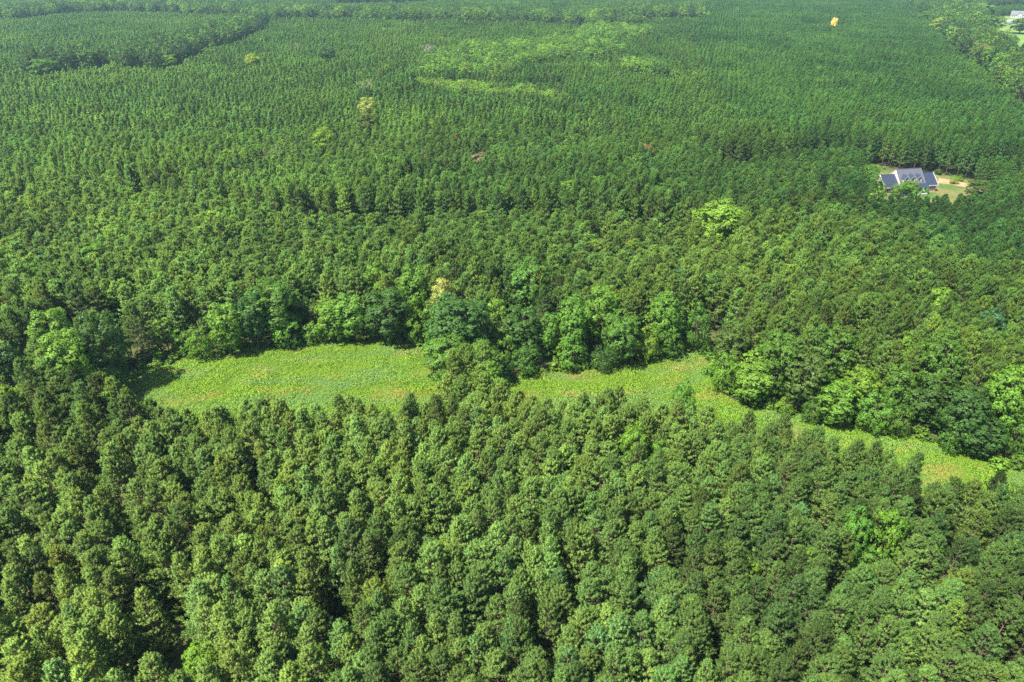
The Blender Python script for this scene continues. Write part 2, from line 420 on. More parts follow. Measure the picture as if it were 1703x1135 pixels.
yard = [at(*p) for p in [(1436, 279), (1474, 284), (1560, 290), (1600, 298), (1625, 308), (1650, 318)]]+[at(*p, 10.6) for p in [(1640, 320), (1600, 320), (1560, 321), (1520, 321), (1478, 322), (1466, 300), (1452, 288), (1438, 282)]]
sheet('yard', yard, .02, M['yard'], wob=.4)
sheet('sandy_track', [at(*p) for p in [(1560, 297), (1580, 299), (1605, 305), (1632, 313), (1655, 321), (1640, 325), (1606, 312), (1580, 306), (1556, 305)]], .04, M['sand'], wob=.5)
hole = [at(*p) for p in [(1190, 298), (1212, 288), (1245, 298), (1240, 312), (1200, 312)]]
strip = [at(*p) for p in [(700, 139), (760, 143), (820, 146), (880, 153), (930, 163), (940, 176), (930, 188), (860, 184), (790, 176), (740, 168), (700, 160)]]
field = [at(*p) for p in [(1598, -6), (1620, 12), (1632, 29), (1648, 31), (1668, 27), (1720, 27), (1800, 20), (1850, 150), (1760, 110), (1703, 86), (1678, 64), (1655, 52), (1640, 40), (1618, 26), (1592, 0)]]
sheet('field', field, .03, M['field'], wob=1.0)

# ------------------------------------------------------------------ notable trees given by their place in the view
# (px, py of crown centre, crown width in px, height m, colour key, builder, label)
COL = {'bright': (.115, .235, .026), 'mid': (.080, .175, .024), 'dark': (.052, .120, .022), 'yellow': (.19, .29, .028), 'pale': (.24, .29, .06),
       'olive': (.085, .140, .024), 'cream': (.36, .38, .10), 'lime': (.140, .262, .030), 'gold': (.85, .62, .18), 'grey': (.16, .15, .085), 'orange': (.42, .19, .06), 'blue': (.055, .130, .040)}
TREES = [
 # left cluster by the clearing
 (88, 563, 60, 17, 'bright', 'b', 'bright round broadleaf tree farthest left in the cluster at the left end of the clearing'),
 (123, 610, 68, 17.5, 'bright', 'b', 'big bright broadleaf tree in the middle of the cluster left of the clearing'),
 (170, 578, 66, 18, 'dark', 'b', 'tall dark broadleaf tree casting shade onto the left tip of the clearing'),
 (182, 628, 44, 9, 'mid', 'b', 'layered tree beside the black shade at the left tip of the clearing'),
 (164, 664, 56, 8, 'bright', 's', 'low bright shrub in front of the dark tree cluster left of the clearing'),
 (35, 660, 84, 7, 'lime', 's', 'wide low yellow-green shrub at the left picture edge, level with the clearing'),
 (72, 710, 64, 6.5, 'lime', 's', 'low yellow-green shrub just below the wide one at the left picture edge'),
 (14, 620, 50, 13, 'dark', 'b', 'dark broadleaf tree at the left picture edge above the wide yellow-green shrub'),
 (39, 422, 36, 13, 'bright', 'b', 'small bright broadleaf tree among pines near the left edge, above the others there'),
 (7, 445, 36, 13, 'bright', 'b', 'bright broadleaf tree cut by the left picture edge among pines'),
 (109, 415, 32, 13, 'mid', 'b', 'green broadleaf tree among the pines, right of two brighter ones near the left edge'),
 (159, 442, 44, 14, 'bright', 'b', 'bright broadleaf tree among pines high above the left end of the clearing'),
 (200, 408, 30, 13, 'lime', 'b', 'small light green broadleaf tree among pines up and right of the left cluster'),
 (60, 470, 30, 12, 'bright', 'b', 'small bright broadleaf tree low among the group near the left edge'),
 # far side of clearing, left meadow
 (303, 570, 36, 6, 'bright', 's', 'leafy shrub at the upper left bank of the left meadow'),
 (331, 575, 40, 8, 'bright', 's', 'bright bushy shrub beside the taller pale one on the left meadow bank'),
 (374, 545, 46, 13, 'lime', 'b', 'light green slender tree at the bend of the left meadow bank'),
 (420, 530, 40, 14, 'dark', 'b', 'dark tree standing behind the light slender one on the left meadow bank'),
 (455, 514, 72, 15, 'mid', 'b', 'broad dark green spreading tree above the shallow bay of the left meadow'),
 (479, 552, 52, 8, 'bright', 's', 'spreading layered shrub leaning out over the left meadow'),
 (520, 555, 34, 6, 'lime', 's', 'small yellow-green shrub where the left meadow reaches highest'),
 (550, 532, 44, 11, 'bright', 'b', 'light leafy tree on the top bank of the left meadow, left one of a pair'),
 (585, 525, 46, 12, 'lime', 'b', 'light leafy tree on the top bank of the left meadow, right one of a pair'),
 (571, 550, 34, 6, 'mid', 's', 'green shrub at the foot of the pair of light trees on the meadow bank'),
 (603, 545, 38, 8, 'olive', 's', 'olive shrub along the top bank of the left meadow'),
 (631, 478, 40, 15, 'bright', 'b', 'bright domed tree up behind the top bank of the left meadow'),
 (645, 520, 66, 14, 'dark', 'b', 'wide dull dark tree over the right half of the left meadow bank'),
 (691, 486, 44, 16, 'bright', 'b', 'tall bright tree left of the pale blossoming one'),
 (691, 544, 44, 9, 'bright', 's', 'dense bright shrub at the upper right corner of the left meadow'),
 (650, 552, 34, 6, 'mid', 's', 'green shrub left of the dense one at the upper right corner of the left meadow'),
 (742, 509, 34, 16, 'cream', 'b', 'tree with a cream yellow blossoming top above the big dark tree between the meadows'),
 (760, 548, 88, 17, 'dark', 'b', 'big dark round tree between the two halves of the clearing'),
 (747, 596, 66, 12, 'mid', 'b', 'dark green tree at the right tip of the left meadow'),
 (805, 602, 54, 11, 'mid', 'b', 'bushy green tree below the olive domed one between the meadows'),
 (804, 556, 46, 13, 'olive', 'b', 'olive domed tree right beside the big dark one between the meadows'),
 (828, 533, 32, 13, 'lime', 'b', 'narrow yellow-green tree behind the olive domed tree between the meadows'),
 (878, 478, 62, 16, 'mid', 'b', 'big round broadleaf tree rising among the pines above the right meadow'),
 (867, 552, 54, 13, 'dark', 'b', 'dull dark tree in the middle of the wood between the meadows'),
 (840, 580, 42, 9, 'lime', 's', 'light green layered shrub between the meadows'),
 (878, 598, 50, 8, 'mid', 's', 'green bush at the upper left corner of the right meadow'),
 (913, 552, 34, 12, 'bright', 'b', 'slender bright tree left of the tall conical one above the right meadow'),
 (952, 545, 46, 16, 'bright', 'b', 'tall conical bright tree above the left part of the right meadow'),
 (950, 590, 50, 8, 'bright', 's', 'bright bush below the tall conical tree at the right meadow'),
 (998, 522, 50, 16, 'bright', 'b', 'bright crowned tree right of the tall conical one'),
 (1036, 558, 54, 13, 'mid', 'b', 'spreading tree with layered boughs over the middle of the right meadow'),
 (1005, 596, 44, 6, 'dark', 's', 'dark low bush under the layered tree at the right meadow'),
 (1079, 575, 36, 9, 'lime', 's', 'light bush right of the layered tree at the right meadow'),
 (1110, 533, 44, 15, 'bright', 'b', 'bright tree above the upper right end of the right meadow'),
 (1114, 566, 46, 9, 'mid', 's', 'green bush below the bright tree at the upper end of the right meadow'),
 (1131, 484, 34, 13, 'blue', 'b', 'blue-green round tree behind the upper end of the right meadow'),
 (1163, 552, 46, 11, 'mid', 's', 'dark bush at the tip where the right meadow narrows behind the pines'),
 (1173, 487, 32, 13, 'bright', 'b', 'small bright tree among pines over the tip of the right meadow'),
 (811, 645, 44, 12, 'lime', 'b', 'yellow-green tree in the neck between the two meadows'),
 (842, 612, 30, 5, 'dark', 's', 'dark low bush at the left start of the right meadow'),
 # near stand
 (1135, 682, 36, 14, 'bright', 'b', 'bright broadleaf tree in the front stand just below the right meadow'),
 (1052, 757, 42, 15, 'bright', 'b', 'bright broadleaf tree in the middle of the front stand, left one of a pair'),
 (1100, 772, 40, 12, 'bright', 'b', 'lower bright broadleaf tree in the middle of the front stand, right one of a pair'),
 (1417, 905, 44, 15, 'bright', 'b', 'left one of a bright broadleaf pair at the lower right of the front stand'),
 (1467, 905, 48, 15, 'bright', 'b', 'right one of a bright broadleaf pair at the lower right of the front stand'),
 (1443, 950, 44, 11, 'mid', 'b', 'half shaded broadleaf tree below the bright pair in the front stand'),
 (1246, 966, 40, 10, 'bright', 'b', 'small bright leafy tree beside a dark hole in the front stand'),
 (340, 1108, 56, 9, 'lime', 'b', 'yellow-green leafy tree low in the dark gap at the bottom left'),
 (217, 890, 26, 8, 'lime', 's', 'small yellow-green bush in the dark gap on the left of the front stand'),
 (733, 932, 30, 10, 'yellow', 'b', 'yellow-green sapling in the middle of the front stand'),
 # right-hand wood behind the strip
 (1209, 622, 48, 9, 'bright', 's', 'bright bush at the corner where the grass strip bends right'),
 (1255, 638, 52, 10, 'lime', 'b', 'light green tree on the bend of the grass strip'),
 (1215, 575, 48, 13, 'olive', 'b', 'olive tree at the left corner of the right-hand wood'),
 (1300, 603, 54, 16, 'mid', 'b', 'dark green rounded tree in the left part of the right-hand wood'),
 (1385, 596, 58, 16, 'mid', 'b', 'tall rounded tree in the middle of the right-hand wood'),
 (1336, 632, 58, 13, 'olive', 'b', 'tree with flat layered boughs between two rounded trees of the right-hand wood'),
 (1307, 676, 28, 4, 'lime', 's', 'small light bush at the edge of the grass strip'),
 (1350, 684, 34, 6, 'mid', 's', 'green bush at the edge of the grass strip right of the small light one'),
 (1392, 668, 56, 10, 'bright', 'b', 'leafy tree at the edge of the grass strip, below the tall rounded one'),
 (1431, 648, 48, 11, 'lime', 'b', 'light leafy tree in the right-hand wood, right of its middle'),
 (1455, 688, 56, 9, 'bright', 's', 'bright wide bush along the middle of the grass strip'),
 (1491, 645, 46, 12, 'mid', 'b', 'green tree left of the tallest tree of the right-hand wood'),
 (1498, 596, 44, 14, 'bright', 'b', 'bright tree behind the right-hand wood, left of the tallest one'),
 (1452, 530, 58, 15, 'mid', 'b', 'wide domed tree among pines above the right-hand wood'),
 (1494, 702, 40, 7, 'mid', 's', 'green bush at the foot of the tallest tree of the right-hand wood'),
 (1558, 612, 62, 18, 'mid', 'b', 'tallest tree of the right-hand wood, with a pale domed top'),
 (1548, 662, 66, 12, 'dark', 'b', 'dark tree in front of the tallest one of the right-hand wood'),
 (1551, 523, 48, 15, 'bright', 'b', 'bright domed tree among pines above the tallest one on the right'),
 (1579, 540, 34, 13, 'mid', 'b', 'narrow green tree just right of the bright domed one on the right'),
 (1293, 421, 30, 13, 'bright', 'b', 'small bright tree among pines up above the right-hand wood'),
 (1603, 690, 60, 13, 'dark', 'b', 'dark boughed tree over the lower grass strip on the right'),
 (1589, 722, 52, 8, 'mid', 's', 'dark green bush reaching down to the lower grass strip'),
 (1632, 722, 58, 9, 'dark', 'b', 'dark tree at the edge of the grass strip near the right picture edge'),
 (1674, 666, 62, 17, 'bright', 'b', 'tall bright tree near the right picture edge over the grass strip'),
 (1660, 634, 28, 14, 'yellow', 'b', 'yellow topped tree behind the tall bright one near the right picture edge'),
 (1688, 728, 48, 9, 'mid', 's', 'green bush at the right picture edge beside the grass strip'),
 (1640, 560, 44, 14, 'blue', 'b', 'blue-green tree among pines near the right picture edge'),
 # mid distance
 (1198, 380, 70, 18, 'lime', 'b', 'large light green domed tree standing out of the pines in the right middle distance'),
 (1175, 395, 34, 11, 'bright', 'b', 'small bright tree against the left side of the large light domed one'),
 (381, 266, 26, 11, 'yellow', 'b', 'small yellow-green tree among pines in the left middle distance'),
 (88, 277, 26, 12, 'bright', 'b', 'bright tree among pines far up at the left edge'),
 (190, 309, 32, 13, 'bright', 'b', 'bright domed tree among pines, left one of two in the left middle distance'),
 (222, 306, 20, 12, 'lime', 'b', 'small light domed tree right of a larger one in the left middle distance'),
 (539, 238, 32, 13, 'lime', 'b', 'light green broad tree in the middle distance below the pale bare-branched one'),
 (992, 320, 26, 14, 'bright', 'b', 'bright domed tree in the centre middle distance'),
 (945, 332, 40, 14, 'bright', 'b', 'wide bright tree left of the bright domed one in the centre middle distance'),
 (1096, 337, 30, 14, 'mid', 'b', 'green domed tree right of centre in the middle distance'),
 (740, 284, 32, 13, 'olive', 'b', 'olive spreading tree in the centre middle distance'),
 (706, 274, 24, 13, 'olive', 'b', 'small olive tree left of the spreading one in the centre middle distance'),
 (797, 277, 30, 13, 'grey', 'b', 'greyish spreading tree in the centre middle distance'),
 (892, 270, 30, 13, 'blue', 'b', 'grey-blue tree in the centre middle distance'),
 (966, 291, 28, 13, 'olive', 'b', 'dull domed tree above the bright ones in the centre middle distance'),
 (716, 223, 14, 10, 'yellow', 'b', 'tiny yellow-green tree in the centre distance'),
 (610, 212, 34, 14, 'olive', 'b', 'olive tree below two yellow ones in the distance'),
 (613, 186, 28, 14, 'pale', 'b', 'pale yellow-topped tree right below the bare-branched yellow one'),
 (280, 73, 24, 14, 'yellow', 'b', 'yellow-green domed tree on the dark tree line at the upper left'),
 (283, 106, 20, 11, 'lime', 'b', 'light tree at the lower end of the dark tree line at the upper left'),
 (420, 105, 22, 12, 'yellow', 'b', 'yellow-green tree alone among pines at the upper left'),
 (543, 94, 28, 13, 'dark', 'b', 'dark round tree alone among pines left of the grey bare one'),
 (74, 116, 40, 14, 'mid', 'b', 'green tree clump at the far left end of the dark tree line'),
 (740, 70, 32, 8, 'lime', 's', 'low bright tree right of the grey bare one'),
 (1569, 42, 36, 15, 'yellow', 'b', 'large yellow-green domed tree in the tree belt at the upper right'),
 (1559, 20, 30, 15, 'yellow', 'b', 'yellow-green tree above the largest one in the tree belt at the upper right'),
 (1606, 62, 42, 15, 'lime', 'b', 'large light green tree right below the yellow one in the upper right belt'),
 (1625, 74, 26, 13, 'lime', 'b', 'light green tree at the right shoulder of the large one in the upper right belt'),
 (1631, 88, 30, 14, 'grey', 'b', 'greyish tree in the middle of the upper right belt'),
 (1649, 93, 30, 14, 'lime', 'b', 'light tree right of the greyish one in the upper right belt'),
 (1654, 38, 30, 14, 'mid', 'b', 'round green tree by the far house field'),
 (1626, 16, 40, 15, 'lime', 'b', 'broad light tree above the round one by the far house field'),
 (1677, 72, 24, 13, 'mid', 'b', 'green tree at the near edge of the far field'),
 (1700, 42, 30, 13, 'dark', 'b', 'dark tree at the right picture edge in front of the far house'),
 (1540, 30, 26, 14, 'mid', 'b', 'green tree left of the yellow ones in the upper right belt'),
 (1388, 41, 10, 16, 'gold', 'b', 'golden yellow tree glowing alone among the distant pines'),
 (1512, 312, 26, 5.5, 'bright', 'b', 'leafy tree in front of the dark-roofed house, hiding its middle'),
 (1466, 316, 16, 5, 'bright', 's', 'bright bush at the left corner of the dark-roofed house'),
 (1493, 316, 20, 5, 'bright', 's', 'bush in front of the left wing of the dark-roofed house'),
 (1627, 314, 34, 8, 'olive', 'b', 'pale olive tree right of the yard of the dark-roofed house'),
 (1588, 300, 16, 3, 'lime', 's', 'small bush at the back of the sandy yard'),
 (1450, 305, 26, 8, 'mid', 'b', 'green tree touching the left wing of the dark-roofed house'),
 (1420, 290, 34, 8, 'bright', 'b', 'leafy tree left of the dark-roofed house at the edge of its clearing'),
 (1445, 288, 30, 7, 'mid', 'b', 'green tree close left of the dark-roofed house'),
 (1392, 293, 34, 9, 'mid', 'b', 'dark leafy tree farther left of the dark-roofed house'),
]
BARE = [
 (606, 143, 30, 12, 'yellow', 'pale yellow tree with bare branches showing among the distant pines'),
 (455, 262, 30, 12, 'grey', 'grey half-bare tree among pines in the left middle distance'),
 (709, 82, 28, 12, 'grey', 'grey-brown bare-looking tree standing out of the distant pines'),
 (493, 79, 20, 11, 'grey', 'small grey-brown bare-looking tree at the upper left'),
 (1643, 19, 9, 20, 'grey', 'tall thin pale trunk before the dark wood near the far white house'),
 (203, 850, 30, 11, 'grey', 'bare pale trunk with dead boughs in the dark gap left in the front stand'),
 (1075, 255, 18, 11, 'orange', 'orange-brown dying tree in the right middle distance'),
]
# ------------------------------------------------------------------ plant shapes
NEAR = [pine(100+i, H=15.5+.6*(i % 3-1), R=2.75+.15*(i % 4-1.5), base=.26+.04*(i % 3), nb=54+3*(i % 4), tufts=13, cone=1.25+.3*(i % 4)) for i in range(8)]
MID = [join_meshes('pine_mid', pine(200+i, H=15, R=2.45+.1*(i % 3), base=.24, nb=46, tufts=10, blades=14, bl=.34, bw=.07, tl=.55, cone=1.9+.3*(i % 3))) for i in range(6)]
YOUNG = [join_meshes('pine_young', pine(300+i, H=12, R=2.15, base=.2, nb=36, tufts=7, blades=10, bl=.40, bw=.10, tl=.5, cone=1.25+.25*(i % 2), trunk=False, kexp=.8)) for i in range(5)]
BN = [broad(400+i, H=15, R=4.0, base=.10+.05*(i % 3), nblob=22+2*(i % 3), ncl=30, nl=15, ls=.30) for i in range(6)]
SN = [broad(500+i, H=7, R=3.6, base=.0, nblob=15, ncl=26, nl=12, ls=.26, flat=.95) for i in range(4)]
BF = [join_meshes('leaf_tree_far', broad(600+i, H=15, R=4.0, base=.12, nblob=18, ncl=12, nl=5, ls=.55)) for i in range(5)]
BR = [bare(700+i, tips=45) for i in range(3)]

rng = np.random.RandomState(77)
def jcol(c, s=.12):
    k = 1+rng.normal(0, s); g = rng.normal(0, .05)
    return tuple(max(.004, x) for x in (c[0]*k*(1+g), c[1]*k, c[2]*k*(1-g*2)))
def put_tree(name, protos, x, y, h, width, col, label, cat, group=None, h0=15.0, w0=8.4, i=None, tilt=.03):
    crown, wood = protos[int(rng.randint(len(protos)))] if i is None else protos[i]
    root = empty(name, (x, y, 0), rng.uniform(0, 6.28)); sx = width/w0
    root.scale = (sx, sx, h/h0); root.rotation_euler = (rng.normal(0, tilt), rng.normal(0, tilt), rng.uniform(0, 6.28))
    tag(root, label, cat, group)
    c = link('crown', crown, parent=root); c['col'] = col
    link('trunk', wood, parent=root)
    return root
occupied = []   # (x, y, r) kept clear of pines
for (px, py, wpx, h, ck, kind, lab) in TREES:
    if kind == 'b' and h >= 12 and py > 300: h *= 1.08
    if kind == 'b' and py < 240 and ck != 'gold': h += 3
    hc = h*(.56 if kind == 'b' else .5)
    x, y = at(px, py, hc); zc = project(x, y, hc)[2]; wm = wpx*zc/FPX
    col = jcol(COL[ck], .05)
    if kind == 'b': put_tree('broadleaf_tree', BN, x, y, h, wm, col, lab, 'tree', w0=7.5)
    else: put_tree('shrub', SN, x, y, h, wm, col, lab, 'shrub', h0=7.0, w0=7.6)
    occupied.append((x, y, wm*.40)); q = math.hypot(x, y); occupied.append((x-x/q*wm*.5, y-y/q*wm*.5, wm*.34))
    if ck == 'gold':
        for d_ in (8, 14, 20, 26): occupied.append((x-x/q*d_, y-y/q*d_, 5))
    if h > 9 and zc < 400: occupied.append((x-x/q*wm*.95, y-y/q*wm*.95, wm*.28))
for (px, py, wpx, h, ck, lab) in BARE:
    if py < 300: h += 3
    x, y = at(px, py, h*.6); zc = project(x, y, h*.6)[2]; wm = wpx*zc/FPX
    put_tree('bare_tree', BR, x, y, h, wm, jcol(COL[ck], .05), lab, 'tree', h0=11.0, w0=8.0)
    occupied.append((x, y, wm*.3))

# ------------------------------------------------------------------ the two buildings, filled in below; kept clear of trees
HX, HY = at(1508, 291, 6); HROT = R_(10)
occupied += [(HX, HY, 9.5), (HX-8, HY-2, 8.5), (HX+9, HY+1, 8.5), (HX-2, HY-8, 5)]
GAPS = [(155, 775, 2.2), (172, 800, 2.4), (192, 832, 2.6), (205, 868, 2.8), (222, 900, 2.2), (258, 935, 2.4), (262, 985, 3), (288, 1015, 3), (280, 1060, 3.6), (268, 1092, 3.6), (45, 1040, 2.6), (300, 1112, 3), (425, 845, 2.2), (540, 975, 2), (575, 1050, 2.6), (718, 905, 2.2), (1248, 975, 2.4), (1430, 950, 2.8), (1590, 868, 2.4), (1592, 900, 2.6), (1605, 925, 2.2), (1682, 1095, 3.6), (1650, 1085, 3.2), (1305, 1040, 2.2), (900, 935, 1.8), (980, 955, 2), (637, 1000, 2), (350, 1122, 2), (1460, 950, 2.2)]
gaps_w = [(*at(px, py, 9), r) for px, py, r in GAPS]

def grid(x0, x1, y0, y1, s, ang, jit, rowj=None):
    """jittered planting rows"""
    c, n = np.array([(x0+x1)/2, (y0+y1)/2]), 0
    half = math.hypot(x1-x0, y1-y0)/2
    a = np.arange(-half, half, s); X, Y = np.meshgrid(a, a)
    X = X+rng.normal(0, (rowj if rowj is not None else jit)*s, X.shape); Y = Y+rng.normal(0, jit*s, Y.shape)
    ca, sa = math.cos(ang), math.sin(ang)
    x = c[0]+X*ca-Y*sa; y = c[1]+X*sa+Y*ca
    k = (x > x0) & (x < x1) & (y > y0) & (y < y1); return x[k], y[k]
near_poly = [at(*p, STAND_H-.5) for p in [(-260, 668), (140, 706), (205, 694)]+[p for p in nearA[::-1]]+[(752, 640), (840, 640)]+[p for p in nearB[::-1]]+[(1960, 880)]]
near_poly += [(140, 20), (-140, 20)]
belts = {   # broadleaf belts seen in the distance, as ground outlines
 'left': [(40, 142), (60, 122), (120, 112), (200, 122), (235, 108), (300, 92), (340, 76), (400, 60), (432, 44), (440, 38), (450, 50), (435, 62), (390, 84), (330, 104), (300, 122), (260, 130), (180, 128), (110, 138), (60, 150)],
 'top': [(420, 34), (560, 36), (700, 38), (850, 42), (990, 46), (1060, 32), (1160, 30), (1165, 42), (1080, 44), (1050, 60), (960, 54), (860, 50), (700, 46), (560, 44), (430, 44)],
 'topleft': [(-80, 36), (60, 30), (150, 24), (420, 22), (430, 38), (300, 34), (200, 30), (90, 36), (40, 44), (-80, 52)],
 'light': [(700, 128), (745, 108), (790, 92), (850, 92), (905, 86), (960, 84), (1010, 88), (1035, 100), (1010, 112), (960, 114), (905, 120), (870, 132), (830, 146), (760, 146), (710, 140)],
 'light2': [(960, 84), (965, 62), (1010, 58), (1060, 62), (1085, 72), (1060, 80), (1010, 82)],
 'light3': [(1030, 118), (1080, 128), (1110, 142), (1085, 148), (1040, 138)],
 'right': [(1508, 10), (1500, -8), (1600, -14), (1622, 24), (1645, 46), (1690, 78), (1722, 98), (1800, 140), (1800, 260), (1740, 230), (1703, 196), (1655, 150), (1615, 112), (1575, 80), (1540, 42)],
 'rim': [(1596, -20), (1650, 22), (1672, 20), (1760, 14), (1800, -30), (1600, -40)],
 'top2': [(560, 10), (700, 8), (700, 14), (560, 16)],
 'glade': [(690, 146), (760, 150), (820, 156), (880, 160), (940, 174), (925, 184), (860, 176), (790, 170), (735, 164), (695, 156)],
}
belt_cols = {'left': ('dark', 'mid', 'dark', 'dark', 'bright'), 'top': ('mid', 'bright', 'blue', 'mid', 'dark', 'lime'), 'topleft': ('mid', 'blue', 'mid', 'lime', 'dark'),
             'light': ('lime', 'bright', 'mid', 'bright', 'mid'), 'light2': ('bright', 'lime', 'mid', 'mid'), 'light3': ('bright', 'lime', 'mid'), 'right': ('mid', 'dark', 'bright', 'dark', 'lime', 'mid'), 'rim': ('dark', 'blue', 'mid'), 'top2': ('dark', 'blue'), 'glade': ('lime', 'lime', 'bright', 'yellow')}
belt_txt = {'bank': 'leafy fringe along the far bank of the clearing', 'left': 'dark tree line slanting across the upper left', 'top': 'leafy tree line across the top of the picture', 'topleft': 'far wood in the top left corner',
            'light': 'light green grove above the pale glade', 'light2': 'light green grove below the top tree line', 'light3': 'leafy patch right of the light grove', 'right': 'tree belt down the upper right side', 'rim': 'dark wood behind the far white house', 'top2': 'dark wood at the top edge', 'glade': 'low yellow-green thicket below the light grove'}

field_px = [(1640, 24), (1720, 16), (1760, 80), (1703, 84), (1690, 74), (1664, 50), (1650, 36)]
# --- collect all candidate pines
X0, X1 = -1250, 1250
x, y = grid(X0, X1, 25, 1750, 3.15, R_(8), .28)
np_in = inside(x, y, near_poly); x = x[~np_in]; y = y[~np_in]
xn, yn = grid(-260, 260, 25, 220, 2.85, R_(5), .28); np_in = inside(xn, yn, near_poly); x = np.concatenate([x, xn[np_in]]); y = np.concatenate([y, yn[np_in]])
xr, yr = grid(X0, X1, 25, 1750, 3.1, R_(-16), .25, .14)
px, py, zc = project(x, y); pxr, pyr, zcr = project(xr, yr)
rows_poly = [(1180, -60), (1530, -60), (1545, 60), (1600, 130), (1700, 220), (1900, 380), (1900, 520), (1600, 500), (1450, 400), (1330, 300), (1180, 180), (1150, 60)]
k = ~inside(px, py, rows_poly); kr = inside(pxr, pyr, rows_poly)
x = np.concatenate([x[k], xr[kr]]); y = np.concatenate([y[k], yr[kr]]); isrow = np.concatenate([np.zeros(k.sum(), bool), np.ones(kr.sum(), bool)])
px, py, zc = project(x, y)
k = (px > -170) & (px < 1873) & (py > -26) & (py < 1500); x, y, isrow, px, py, zc = (a[k] for a in (x, y, isrow, px, py, zc))
front = inside(x, y, near_poly)
bad = inside(x, y, meadA) | inside(x, y, meadB) | inside(x, y, yard) | inside(x, y, hole) | inside(x, y, field)
bad |= (px > 1645) & (py > 45) & (py < 90) & inside(*project(x, y, 9)[:2], field_px)
for n, b in belts.items(): bad |= inside(px, py, b) & (rng.rand(len(x)) < (.8 if n == 'right' else .93))
for ox, oy, r in occupied: bad |= (x-ox)**2+(y-oy)**2 < r*r
for ox, oy, r in gaps_w: bad |= (x-ox)**2+(y-oy)**2 < (r*1.0)**2
# narrow breaks between stands, seen as dark lines
def near_line(pts, wid):
    m = np.zeros(len(x), bool)
    P = [at(*p) for p in pts]
    for (ax, ay), (bx, by) in zip(P[:-1], P[1:]):
        L2 = (bx-ax)**2+(by-ay)**2; t = np.clip(((x-ax)*(bx-ax)+(y-ay)*(by-ay))/L2, 0, 1)
        m |= (x-ax-t*(bx-ax))**2+(y-ay-t*(by-ay))**2 < wid*wid
    return m
for pts, wd in [([(470, 402), (560, 400), (700, 402), (850, 398), (1000, 404), (1110, 420)], 3.6), ([(150, 345), (260, 362), (360, 372), (470, 402)], 2.0), ([(1180, 296), (1300, 292), (1378, 278), (1470, 282)], 3.2),
                ([(1560, 298), (1640, 318), (1720, 330)], 3.6), ([(1110, 420), (1250, 445), (1400, 500)], 1.6), (farA[4:], 6.0), ([(0, 290), (70, 318), (150, 345)], 2.2), ([(470, 150), (560, 190), (640, 240)], 1.8), ([(1100, 190), (1180, 296)], 1.8), ([(1500, -4), (1510, 12), (1542, 46), (1578, 86), (1618, 118), (1660, 156), (1710, 205)], 4.0), ([(60, 152), (110, 141), (180, 131), (260, 133), (300, 125), (330, 107), (390, 87), (438, 62)], 4.0), ([(440, 47), (700, 49), (860, 54), (960, 58)], 4.0), ([(0, 190), (160, 172), (330, 150)], 2.0), ([(430, 60), (640, 74), (900, 72)], 2.2), (farB[1:], 6.5), ([(742, 620), (760, 600), (800, 610), (838, 600)], 10), ([(890, 245), (960, 262), (1010, 262)], 2.0)]:
    bad |= near_line(pts, wd)
bad |= (~front) & (rng.rand(len(x)) < .045)
bad |= (~front) & (vnoise(x, y, 13, 41) > .87)
bad |= front & (rng.rand(len(x)) < .03)
x, y, isrow, px, py, zc, front = (a[~bad] for a in (x, y, isrow, px, py, zc, front))
n = len(x)
# stand age: height and crown scale
mid = (~front) & (py > 330) & (~isrow)
H = np.where(front, 15.3, np.where(mid, 15.0, 12.3))
low = (px > 1150) & (py > 300) & (~front)            # younger stand at right
blend = np.clip((py-330)/110, 0, 1); blend2 = np.clip((py-110)/200, 0, 1); H = np.where(front, 14.6, 9.5+2.7*blend2+2.8*blend); H = np.where(isrow, 9.8+2.7*blend2, H)
house_front = (px > 1380) & (px < 1680) & (py > 300) & (py < 430)
tall_line = np.interp(px, [150, 360, 470, 1000, 1110], [345, 372, 402, 404, 420])
sel = (~front) & (~isrow) & (px > 100) & (px < 1140)
H = np.where(sel & (py < tall_line) & (py > tall_line-85), 15.6-2.2*np.clip((tall_line-py-25)/60, 0, 1), H)
H = np.where(sel & (py >= tall_line) & (py < tall_line+120), 12.6+2.4*np.clip((py-tall_line-20)/100, 0, 1), H)
back_line = np.interp(px, [1180, 1378, 1470, 1560, 1720], [296, 278, 282, 298, 330])
H = np.where((px > 1180) & (py < back_line) & (py > back_line-36), 15.0, H)
H = H*np.clip(rng.normal(1, np.where(front, .04, .07), n), .75, 1.22)*(1+np.where(front, .07, .28)*(vnoise(x, y, 22, 3)-.5))
H = np.where(house_front, np.clip(H, 9.0, 10.4), H)
strip_front = (px > 690) & (px < 940) & (py > 150) & (py < 185); H = np.where(strip_front, H*.7, H)
Wd = np.where(front, 5.5, np.where(isrow, 4.2, 4.3+.4*blend2+1.3*blend))*np.clip(rng.normal(1, .11, n), .7, 1.35)
# needle colour by stand and tree
v1 = vnoise(x, y, 60, 9); v2 = vnoise(x, y, 17, 10); rr = rng.rand(n)
cA = np.array([.136, .228, .052]); cB = np.array([.118, .208, .042]); cC = np.array([.094, .190, .040]); cD = np.array([.076, .176, .040])
col = np.where(front[:, None], cA, np.where(isrow[:, None], cD, cC*(1-blend[:, None])+cB*blend[:, None]))
k_ = (1+.34*(v1-.5)+.44*(v2-.5)+rng.normal(0, .18, n)); col = col*k_[:, None]
warm = rng.normal(0, .06, n)+.18*(v1-.5); col[:, 0] *= 1+warm; col[:, 2] *= 1-warm
yl = rr < .022; col[yl] = col[yl]*np.array([1.35, 1.22, .9])
bl_ = (rr > .92); col[bl_] = col[bl_]*np.array([.90, .98, 1.2])
dd_ = (rr > .035) & (rr < .0354) & (py < 380); col[dd_] = np.array([.17, .125, .05])
rotz = rng.uniform(0, 6.28, n)

